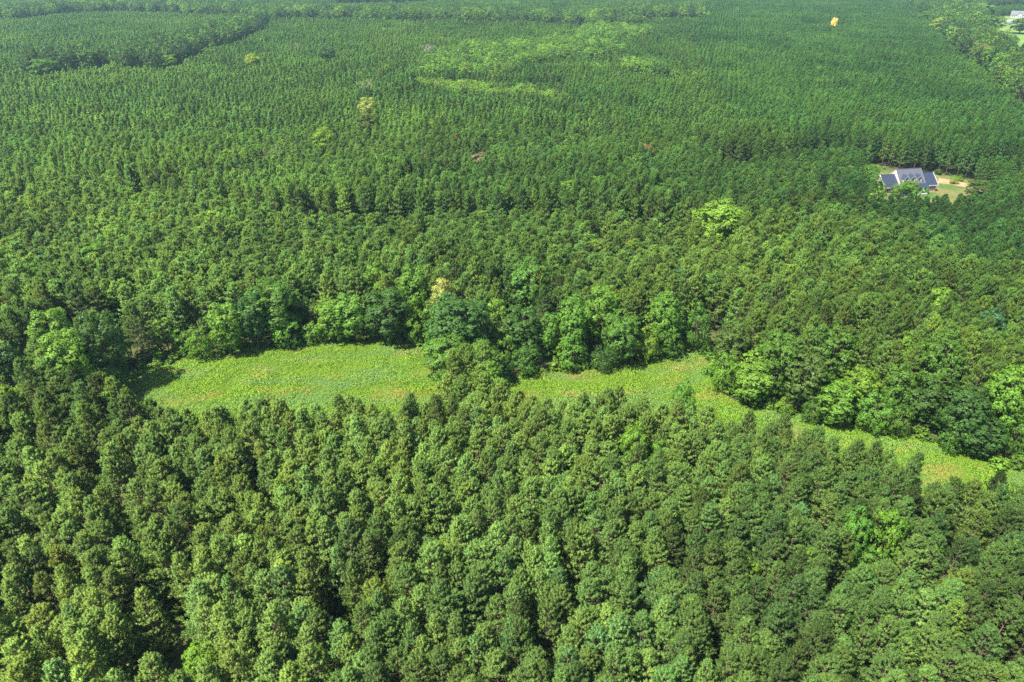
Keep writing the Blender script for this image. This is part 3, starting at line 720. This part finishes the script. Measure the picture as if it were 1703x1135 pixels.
# --- the 300 largest in view become objects of their own
tx, ty, tz = project(x, y, 11.0)
inview = (tx > 4) & (tx < PW-4) & (ty > 4) & (ty < PH+8)
size = np.where(inview, Wd/tz, 0); order = np.argsort(-size)[:300]; own = np.zeros(n, bool); own[order] = True
for i in order:
    wrm = 'yellowish' if yl[i] or warm[i] > .14 else ('brown' if dd_[i] else ('blue-green' if bl_[i] else 'green'))
    third = ('left', 'middle', 'right')[min(2, int(tx[i]/PW*3))]
    row = 'lowest rows' if ty[i] > 985 else ('lower rows' if ty[i] > 860 else 'upper rows')
    lab = '%s-crowned pine in the front stand below the clearing, %s part, %s' % (wrm, third, row)
    put_tree('pine_tree', NEAR, x[i], y[i], H[i], Wd[i], tuple(float(v) for v in col[i]), lab, 'pine tree', 'pines of the front stand', h0=15.5, w0=5.9)
# --- the rest of the pines: one object
r_ = ~own
midl = r_ & (zc < 330); farl = r_ & ~midl
pcoll = source_collection('pine_shape', [join_meshes('pine_full', p) for p in NEAR[:4]]+MID+YOUNG)
idx = np.where(zc < 170, rng.randint(0, 4, n), np.where(zc < 330, 4+rng.randint(0, 6, n), 10+rng.randint(0, 5, n)))
h0 = np.where(idx < 10, 15.2, 12.0); w0 = np.where(idx < 4, 5.6, np.where(idx < 10, 5.3, 4.3))
S = np.stack([Wd/w0, Wd/w0, H/h0], 1)
P = np.stack([x, y, np.zeros(n)], 1); ROT = np.stack([rng.normal(0, .025, n), rng.normal(0, .025, n), rotz], 1)
scatter('pine_forest', P[r_], ROT[r_], S[r_], idx[r_], col[r_], pcoll, 'closely planted green pine forest spreading behind the clearing to the top of the picture', 'forest')

# ------------------------------------------------------------------ broadleaf belts: the larger ones as objects, the rest as one mass
BX = []
def n_hides(a, b, h):      # keep the view onto the far field open, as it is in the place
    for f in (.35, .6, .85, 1.0):
        p, q, _ = project(a, b, h*f)
        if inside(p, q, field_px) and project(a, b)[1] > 30: return True
    return False
for bn, poly in belts.items():
    W = [at(*p) for p in poly]; xs = [p[0] for p in W]; ys = [p[1] for p in W]
    s = 4.6 if bn == 'glade' else 7.2 if bn in ('light', 'light2', 'light3') else 8.6
    gx, gy = grid(min(xs), max(xs), min(ys), max(ys), s, .3, .3)
    qx, qy, qz = project(gx, gy); kk = inside(qx, qy, poly) & ~inside(gx, gy, field)
    for a, b in zip(gx[kk], gy[kk]):
        if any((a-ox)**2+(b-oy)**2 < (r*1.1)**2 for ox, oy, r in occupied): continue
        h = rng.uniform(16, 23) if bn not in ('light', 'light2', 'light3') else rng.uniform(12, 17)
        if bn in ('rim',): h = rng.uniform(18, 24)
        if bn == 'glade': h = rng.uniform(6, 9)
        if n_hides(a, b, h): continue
        BX.append((a, b, h, rng.uniform(9, 14.5)*(.55 if bn == 'glade' else .85 if bn[:5] == 'light' else 1), jcol(tuple((.95 if bn[:5] in ('light', 'glade') else .8)*v for v in COL[belt_cols[bn][rng.randint(len(belt_cols[bn]))]]), .22), bn))
for pts in (farA[1:-1], [(750, 640), (765, 618), (800, 622), (838, 630)]+farB[2:]):
    P_ = [np.array(at(*p)) for p in pts]
    for a_, b_ in zip(P_[:-1], P_[1:]):
        Ln = np.linalg.norm(b_-a_); nv = np.array([-(b_-a_)[1], (b_-a_)[0]])/Ln
        for _ in range(max(1, int(round(Ln/2.6+rng.rand()*.5)))):
            off = rng.uniform(2.0, 7.5); q = a_+(b_-a_)*rng.rand()+nv*off
            if inside(q[0], q[1], meadA) or inside(q[0], q[1], meadB): q = q-2*nv*off
            if inside(q[0], q[1], meadA) or inside(q[0], q[1], meadB): continue
            if any((q[0]-ox)**2+(q[1]-oy)**2 < (r*.9)**2 for ox, oy, r in occupied): continue
            BX.append((float(q[0]), float(q[1]), 5+off*rng.uniform(.6, 1.2), rng.uniform(3.8, 6.5), jcol(COL[('mid', 'bright', 'dark', 'lime', 'mid', 'olive')[rng.randint(6)]], .12), 'bank'))
# scattered broadleaf trees inside the pine stands
sx_, sy_ = grid(X0, X1, 190, 1400, 17, .5, .4); qx, qy, qz = project(sx_, sy_)
for a, b, c_, d_ in zip(sx_, sy_, qx, qy):
    if not (-150 < c_ < 1850 and d_ > -10) or inside(a, b, meadA) or inside(a, b, meadB) or inside(a, b, yard) or inside(a, b, field) or inside(a, b, near_poly): continue
    if any((a-ox)**2+(b-oy)**2 < (r+3)**2 for ox, oy, r in occupied) or (a-HX)**2+(b-HY)**2 < 38**2: continue
    dens = .38 if d_ > 330 else (.16 if c_ < 1180 else .03)
    if d_ < 120: dens *= .5
    if rng.rand() > dens: continue
    BX.append((float(a), float(b), rng.uniform(11, 14.5), rng.uniform(4.5, 7.5), jcol(COL[('mid', 'bright', 'olive', 'mid', 'lime')[rng.randint(5)]], .12), 'lone'))
bx = np.array([(b[0], b[1], b[2], b[3]) for b in BX]); bpx, bpy_, bz = project(bx[:, 0], bx[:, 1], bx[:, 2]*.6)
vis = (bpx > 0) & (bpx < PW) & (bpy_ > 2) & (bpy_ < PH); size = np.where(vis, bx[:, 3]/bz, 0)
NB = 300-len([t for t in TREES if t[5] == 'b'])
own_b = set(np.argsort(-size)[:NB].tolist())
for i in sorted(own_b):
    a, b, h, wd, c_, bn = BX[i]
    if bn == 'lone':
        reg = ('left', 'centre', 'right')[min(2, int(bpx[i]/PW*3))]; dist = 'far' if bpy_[i] < 200 else ('middle' if bpy_[i] < 400 else 'nearer')
        lab = 'leafy tree mixed in among the pines behind the clearing, %s ground, %s' % (dist, reg)
        grp = 'broadleaf trees mixed into the pines'
    else:
        lab = 'leafy tree in the '+belt_txt[bn]; grp = 'trees of the '+belt_txt[bn]
    o = link('broadleaf_tree', BF[int(rng.randint(len(BF)))]); o.location = (a, b, 0); o.rotation_euler = (0, 0, rng.uniform(0, 6.28)); o.scale = (wd/8.4, wd/8.4, h/15)
    o['col'] = c_; tag(o, lab, 'tree', grp)
rest = [i for i in range(len(BX)) if i not in own_b]
bcoll = source_collection('leaf_tree_shape', BF)
scatter('broadleaf_wood', [(BX[i][0], BX[i][1], 0) for i in rest], [(0, 0, rng.uniform(0, 6.28)) for i in rest], [(BX[i][3]/8.4, BX[i][3]/8.4, BX[i][2]/15) for i in rest],
        rng.randint(0, len(BF), len(rest)), [BX[i][4] for i in rest], bcoll, 'far leafy woods in dark belts along the top of the picture', 'woodland')

# ------------------------------------------------------------------ undergrowth along edges and under the front stand
U = []
def along(pts, n, spread, h0, h1, cols, hh=0.0):
    P = [np.array(at(*p, hh)) for p in pts]
    for a, b in zip(P[:-1], P[1:]):
        L = np.linalg.norm(b-a); m = max(1, int(n*L))
        for _ in range(m):
            q = a+(b-a)*rng.rand()+rng.normal(0, spread, 2); U.append((q[0], q[1], rng.uniform(h0, h1), jcol(COL[cols[rng.randint(len(cols))]], .15)))
along(farA, .9, 1.0, .8, 2.6, ('bright', 'lime', 'mid', 'lime')); along(farB, .9, 1.0, .8, 2.8, ('bright', 'lime', 'mid'))
along([(1380, 274), (1470, 282)], .8, 1.5, 1, 2.5, ('lime', 'bright'))
along([(1555, 290), (1600, 300), (1650, 318)], .6, 1.0, .8, 2.5, ('lime', 'mid'))
fx, fy = grid(-120, 130, 30, 175, 3.2, .2, .4); kk = inside(fx, fy, near_poly) & (rng.rand(len(fx)) < .75)
for a, b in zip(fx[kk], fy[kk]): U.append((a, b, rng.uniform(.8, 3.2), jcol(COL[('bright', 'lime', 'mid', 'olive')[rng.randint(4)]], .15)))
ucoll = source_collection('shrub_shape', [join_meshes('shrub_small', broad(800+i, H=7, R=3.6, base=0, nblob=9, ncl=14, nl=7, ls=.75, flat=.95)) for i in range(3)])
scatter('undergrowth', [(u[0], u[1], 0) for u in U], [(0, 0, rng.uniform(0, 6.28)) for u in U], [(u[2]/7*rng.uniform(.9, 1.5),)*2+(u[2]/7,) for u in U],
        rng.randint(0, 3, len(U)), [u[3] for u in U], ucoll, 'low leafy undergrowth along the meadow banks and under the front pines', 'undergrowth')
# ------------------------------------------------------------------ meadow weeds
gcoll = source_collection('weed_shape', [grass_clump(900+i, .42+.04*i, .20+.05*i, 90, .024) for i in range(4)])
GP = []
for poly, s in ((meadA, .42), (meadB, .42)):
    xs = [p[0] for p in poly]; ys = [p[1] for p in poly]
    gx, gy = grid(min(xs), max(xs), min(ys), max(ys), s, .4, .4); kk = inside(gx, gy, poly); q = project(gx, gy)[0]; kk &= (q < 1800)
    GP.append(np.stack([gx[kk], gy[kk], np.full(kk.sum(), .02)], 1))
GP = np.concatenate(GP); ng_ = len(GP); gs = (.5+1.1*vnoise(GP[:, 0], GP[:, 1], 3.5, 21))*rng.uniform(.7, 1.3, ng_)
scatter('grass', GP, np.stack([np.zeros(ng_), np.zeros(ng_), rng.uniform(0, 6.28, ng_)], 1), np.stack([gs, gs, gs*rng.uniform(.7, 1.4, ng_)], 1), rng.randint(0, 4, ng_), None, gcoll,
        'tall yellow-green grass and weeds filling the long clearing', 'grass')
print('pines', n, 'own', own.sum(), 'broad', len(BX), 'under', len(U), 'grass', ng_)

# ------------------------------------------------------------------ buildings
class MB:
    def __init__(s): s.V = []; s.F = []
    def face(s, pts):
        o = len(s.V); s.V += [tuple(p) for p in pts]; s.F.append(tuple(range(o, o+len(pts))))
    def box(s, x0, x1, y0, y1, z0, z1):
        c = [(x0, y0, z0), (x1, y0, z0), (x1, y1, z0), (x0, y1, z0), (x0, y0, z1), (x1, y0, z1), (x1, y1, z1), (x0, y1, z1)]
        for f in ((0, 3, 2, 1), (4, 5, 6, 7), (0, 1, 5, 4), (1, 2, 6, 5), (2, 3, 7, 6), (3, 0, 4, 7)): s.face([c[i] for i in f])
    def slab(s, a, b, c, d, th):
        """quad a b c d (counter-clockwise from above) given a thickness downwards"""
        q = [Vector(p) for p in (a, b, c, d)]; n = (q[1]-q[0]).cross(q[3]-q[0]).normalized()*th; l = [p-n for p in q]
        s.face(q); s.face(l[::-1])
        for i in range(4): j = (i+1) % 4; s.face([q[j], q[i], l[i], l[j]])
    def gable_x(s, x0, x1, y0, y1, z0, ze, zr):   # walls with gables facing +-x
        ym = (y0+y1)/2
        s.face([(x0, y0, z0), (x1, y0, z0), (x1, y0, ze), (x0, y0, ze)]); s.face([(x1, y1, z0), (x0, y1, z0), (x0, y1, ze), (x1, y1, ze)])
        s.face([(x0, y1, z0), (x0, y0, z0), (x0, y0, ze), (x0, ym, zr), (x0, y1, ze)]); s.face([(x1, y0, z0), (x1, y1, z0), (x1, y1, ze), (x1, ym, zr), (x1, y0, ze)])
    def make(s, name, mat, parent):
        me = bpy.data.meshes.new(name); me.from_pydata(s.V, [], s.F); me.update(); return link(name, me, [mat], parent)
def brick_mat(name, c1, c2, mort):
    m, t = newmat(name); tc = N(t, 'ShaderNodeTexCoord'); b = N(t, 'ShaderNodeTexBrick', Scale=4.0)
    b.inputs['Color1'].default_value = (*c1, 1); b.inputs['Color2'].default_value = (*c2, 1); b.inputs['Mortar'].default_value = (*mort, 1); b.inputs['Mortar Size'].default_value = .02
    mp = N(t, 'ShaderNodeMapping'); mp.inputs['Rotation'].default_value = (R_(90), 0, 0); t.links.new(tc.outputs['Object'], mp.inputs[0]); t.links.new(mp.outputs[0], b.inputs['Vector'])
    p = N(t, 'ShaderNodeBsdfPrincipled', Roughness=.85); t.links.new(b.outputs[0], p.inputs['Base Color'])
    o = N(t, 'ShaderNodeOutputMaterial'); t.links.new(p.outputs[0], o.inputs[0]); return m
M['brick'] = brick_mat('pink_brick', (.66, .37, .31), (.56, .30, .25), (.66, .58, .52))
M['siding'] = plain('cream_siding', (.62, .55, .42), .7, .06)
M['navy'] = plain('navy_metal_roof', (.026, .036, .060), .42, .12, 1.2, 0, .5)
M['sheenroof'] = plain('grey_metal_roof', (.085, .085, .10), .4, .1, 1.2, 0, .5)  # sheen of the steep main roof put into its colour as lighter grey
M['trim'] = plain('white_trim', (.55, .54, .51), .5, .05)
M['glass'] = plain('dark_window_glass', (.03, .04, .05), .12, .2, 2, 0, .8)
M['shutter'] = plain('dark_red_shutters', (.16, .03, .035), .6, .1)
M['whitemetal'] = plain('white_metal', (.42, .41, .40), .45, .04)
M['shingle'] = plain('grey_shingles', (.12, .13, .14), .8, .2)
M['doorwood'] = plain('dark_door', (.10, .04, .03), .5, .1)

def gable_roof(parent, x0, x1, y0, y1, ze, zr, mat, over=.4, ribs=.45, name='roof'):
    ym = (y0+y1)/2; m = MB(); k = (zr-ze)/(ym-y0); zl = ze-k*over; a, b = x0-over*.7, x1+over*.7
    lift = .14
    m.slab((a, y0-over, zl+lift), (b, y0-over, zl+lift), (b, ym, zr+lift), (a, ym, zr+lift), .12)
    m.slab((b, y1+over, zl+lift), (a, y1+over, zl+lift), (a, ym, zr+lift), (b, ym, zr+lift), .12)
    n = int((b-a)/ribs)
    for i in range(n+1):
        x = a+.02+(b-a-.06)*i/n
        m.slab((x, y0-over, zl+lift+.05), (x+.04, y0-over, zl+lift+.05), (x+.04, ym, zr+lift+.05), (x, ym, zr+lift+.05), .05)
        m.slab((x+.04, y1+over, zl+lift+.05), (x, y1+over, zl+lift+.05), (x, ym, zr+lift+.05), (x+.04, ym, zr+lift+.05), .05)
    m.box(a, b, ym-.12, ym+.12, zr+lift-.03, zr+lift+.09)
    return m.make(name, mat, parent)
def window(parent, x, y, z, w_, h_, shut=True, axis='y', sgn=-1):
    """frame, panes and shutters proud of a wall facing sgn*axis"""
    def bx(m, u0, u1, d0, d1, z0, z1):
        if axis == 'y': a, b = sorted((y+sgn*d0, y+sgn*d1)); m.box(u0+x, u1+x, a, b, z0, z1)
        else: a, b = sorted((x+sgn*d0, x+sgn*d1)); m.box(a, b, y+u0, y+u1, z0, z1)
    f = MB(); t = .09
    bx(f, -w_/2, w_/2, .002, .08, z, z+t); bx(f, -w_/2, w_/2, .002, .08, z+h_-t, z+h_)
    bx(f, -w_/2, -w_/2+t, .002, .08, z+t, z+h_-t); bx(f, w_/2-t, w_/2, .002, .08, z+t, z+h_-t)
    bx(f, -w_/2+t, w_/2-t, .03, .07, z+h_/2-.03, z+h_/2+.03)
    fo = f.make('window', M['trim'], parent)
    g = MB(); bx(g, -w_/2+t, w_/2-t, .003, .028, z+t, z+h_-t); g.make('pane', M['glass'], fo)
    if shut:
        for q in (-1, 1):
            g = MB(); c = q*(w_/2+.24); bx(g, c-.2, c+.2, .002, .05, z, z+h_); g.make('shutter', M['shutter'], fo)

house = empty('brick_house', (HX, HY, 0), HROT)
tag(house, 'pink brick house with navy metal roofs, the main one greyed for sheen, and three dormers in the forest clearing', 'house')
m = MB(); m.gable_x(-5.5, 5.5, -4.6, 4.6, 0, 3.7, 8.3); m.make('wall', M['brick'], house)
m = MB(); m.gable_x(-11.6, -5.52, -4.3, 4.3, 0, 3.0, 6.4); m.make('wall', M['brick'], house)
m = MB(); m.gable_x(5.52, 11.3, -4.3, 4.3, 0, 3.0, 6.4); m.make('wall', M['brick'], house)
gable_roof(house, -5.3, 5.3, -4.6, 4.6, 3.7, 8.3, M['sheenroof'], .4)
gable_roof(house, -11.5, -5.85, -4.3, 4.3, 3.0, 6.4, M['navy'], .4); gable_roof(house, 5.85, 11.2, -4.3, 4.3, 3.0, 6.4, M['navy'], .4)
m = MB()
for x0, x1, ye, ze, zr in ((-5.62, 5.62, 4.6, 3.7, 8.3), (-12.0, -11.86, 4.3, 3.0, 6.4), (11.56, 11.7, 4.3, 3.0, 6.4)):
    for q, xx in ((-1, x0), (1, x1)):
        for sg in (-1, 1):
            k = (zr-ze)/ye
            a = (xx-.05, sg*(ye+.42), ze-k*.42+.1); b = (xx+.05, sg*(ye+.42), ze-k*.42+.1); c = (xx+.05, 0, zr+.1); d = (xx-.05, 0, zr+.1)
            m.slab(*((a, b, c, d) if sg < 0 else (b, a, d, c)), .16)
m.box(-5.6, 5.6, -5.08, -5.0, 3.0, 3.28); m.box(-11.9, -5.8, -4.78, -4.7, 2.42, 2.7); m.box(5.8, 11.6, -4.78, -4.7, 2.42, 2.7)
m.make('trim', M['trim'], house)
for dx in (-3.0, -.1, 2.8):                     # dormers
    d = MB(); yf, yb = -4.25, -.9; wv = 1.15
    d.face([(dx-wv, yf, 4.3), (dx+wv, yf, 4.3), (dx+wv, yf, 5.7), (dx, yf, 6.9), (dx-wv, yf, 5.7)])
    d.face([(dx-wv, yf, 4.3), (dx-wv, yf, 5.7), (dx-wv, yb, 5.7), (dx-wv, yb, 4.3)]); d.face([(dx+wv, yf, 4.3), (dx+wv, yb, 4.3), (dx+wv, yb, 5.7), (dx+wv, yf, 5.7)])
    do = d.make('dormer', M['siding'], house)
    r = MB(); k = 1.2/wv
    r.slab((dx, yf-.3, 7.03), (dx, yb+.0, 7.03), (dx-wv-.25, yb-.9, 5.83-k*.25), (dx-wv-.25, yf-.3, 5.83-k*.25), .1)
    r.slab((dx, yb+.0, 7.03), (dx, yf-.3, 7.03), (dx+wv+.25, yf-.3, 5.83-k*.25), (dx+wv+.25, yb-.9, 5.83-k*.25), .1)
    r.make('roof', M['navy'], do)
    t_ = MB()
    for q in (-1, 1):
        t_.face([(dx, yf-.31, 7.0), (dx+q*(wv+.25), yf-.31, 5.8-k*.25), (dx+q*(wv+.25), yf-.31, 5.58-k*.25), (dx, yf-.31, 6.74)][::q])
    t_.make('trim', M['trim'], do)
    f = MB(); f.box(dx-.42, dx+.42, yf-.06, yf-.004, 4.75, 6.0); fo = f.make('window', M['trim'], do)
    g = MB(); g.box(dx-.33, dx+.33, yf-.09, yf-.065, 4.84, 5.4); g.box(dx-.33, dx+.33, yf-.09, yf-.065, 5.46, 5.91); g.make('pane', M['glass'], fo)
p = MB(); p.slab((-5.9, -7.4, 2.75), (5.9, -7.4, 2.75), (5.9, -4.7, 3.75), (-5.9, -4.7, 3.75), .15)
for i in range(27):
    xx = -5.85+i*.44; p.slab((xx, -7.4, 2.8), (xx+.04, -7.4, 2.8), (xx+.04, -4.7, 3.8), (xx, -4.7, 3.8), .05)
p.make('porch_roof', M['navy'], house)
p = MB(); p.box(-5.6, 5.6, -7.2, -4.65, 0, .35); p.box(-1.0, 1.0, -7.9, -7.21, 0, .18); p.make('porch_floor', M['trim'], house)
for i in range(5):
    p = MB(); xx = -5.4+i*2.7; p.box(xx-.12, xx+.12, -7.12, -6.88, .35, 2.65); p.box(xx-.2, xx+.2, -7.18, -6.82, .35, .5); p.box(xx-.2, xx+.2, -7.18, -6.82, 2.5, 2.65); p.make('porch_column', M['trim'], house)
dr = MB(); dr.box(-.5, .5, -4.67, -4.602, .35, 2.5); door = dr.make('door', M['doorwood'], house)
dr = MB(); dr.box(.34, .4, -4.72, -4.68, 1.35, 1.45); dr.make('handle', M['trim'], door)
for xx in (-3.4, 3.4): window(house, xx, -4.6, .95, 1.1, 1.5)
for xx in (-10.2, -7.3, 7.2, 9.8): window(house, xx, -4.3, .9, 1.1, 1.5)
window(house, -11.6, -1.8, .9, 1.0, 1.4, True, 'x', -1); window(house, -11.6, 1.8, .9, 1.0, 1.4, True, 'x', -1); window(house, -5.5, 0, 6.6-.9, .7, .9, False, 'x', -1)

# far white house and shed at the upper right
fx_, fy_ = at(1690, 30); fh = empty('white_house', (fx_, fy_, 0), R_(-28))
tag(fh, 'white house with a grey roof in the far field at the upper right corner', 'house')
m = MB(); m.gable_x(-7.5, 7.5, -5, 5, 0, 4.2, 8.6); m.make('wall', M['whitemetal'], fh); gable_roof(fh, -7.5, 7.5, -5, 5, 4.2, 8.6, M['shingle'], .5, 3.0)
w2 = MB()
for xa, xb in ((-.5, 5.5),):
    xm = (xa+xb)/2; w2.face([(xa, -8, 0), (xb, -8, 0), (xb, -8, 4), (xm, -8, 7.4), (xa, -8, 4)]); w2.face([(xa, -5.02, 0), (xa, -8, 0), (xa, -8, 4), (xa, -5.02, 4)]); w2.face([(xb, -8, 0), (xb, -5.02, 0), (xb, -5.02, 4), (xb, -8, 4)])
w2.make('gabled_wing', M['whitemetal'], fh)
r = MB(); r.slab((2.5, -8.4, 7.6), (2.5, -1.6, 7.6), (-1.0, -4.9, 3.65), (-1.0, -8.4, 3.65), .15); r.slab((2.5, -1.6, 7.6), (2.5, -8.4, 7.6), (6.0, -8.4, 3.65), (6.0, -4.9, 3.65), .15); r.make('roof', M['shingle'], fh)
for xx in (-5.5, -2.8): window(fh, xx, -5, 1.0, 1.3, 1.7, False)
for xx in (1.2, 3.8): window(fh, xx, -8, 1.0, 1.2, 1.7, False)
sx0, sy0 = at(1681, 40); sh = empty('long_shed', (sx0, sy0, 0), R_(6))
tag(sh, 'long low white metal shed in front of the far white house', 'shed')
m = MB(); m.gable_x(-7, 7, -3, 3, 0, 3.2, 4.3); m.make('wall', M['whitemetal'], sh); gable_roof(sh, -7, 7, -3, 3, 3.2, 4.3, M['whitemetal'], .3, .9)
m = MB(); m.box(3.2, 6.2, -3.05, -3.003, 0, 2.6); m.make('door', M['glass'], sh)

# ------------------------------------------------------------------ air
hb = MB(); hb.box(-3400, 3400, -3400, 3400, -1.0, CAM_H+3.0)
hm, t = newmat('air'); v = N(t, 'ShaderNodeVolumePrincipled'); v.inputs['Density'].default_value = .00009
v.inputs['Color'].default_value = (.50, .78, 1.0, 1); v.inputs['Anisotropy'].default_value = .2
o = N(t, 'ShaderNodeOutputMaterial'); t.links.new(v.outputs[0], o.inputs['Volume']); hm.volume_intersection_method if hasattr(hm, 'volume_intersection_method') else None
hz = hb.make('haze', hm, None); tag(hz, 'faint blue summer haze over the whole forest', 'haze', kind='stuff')
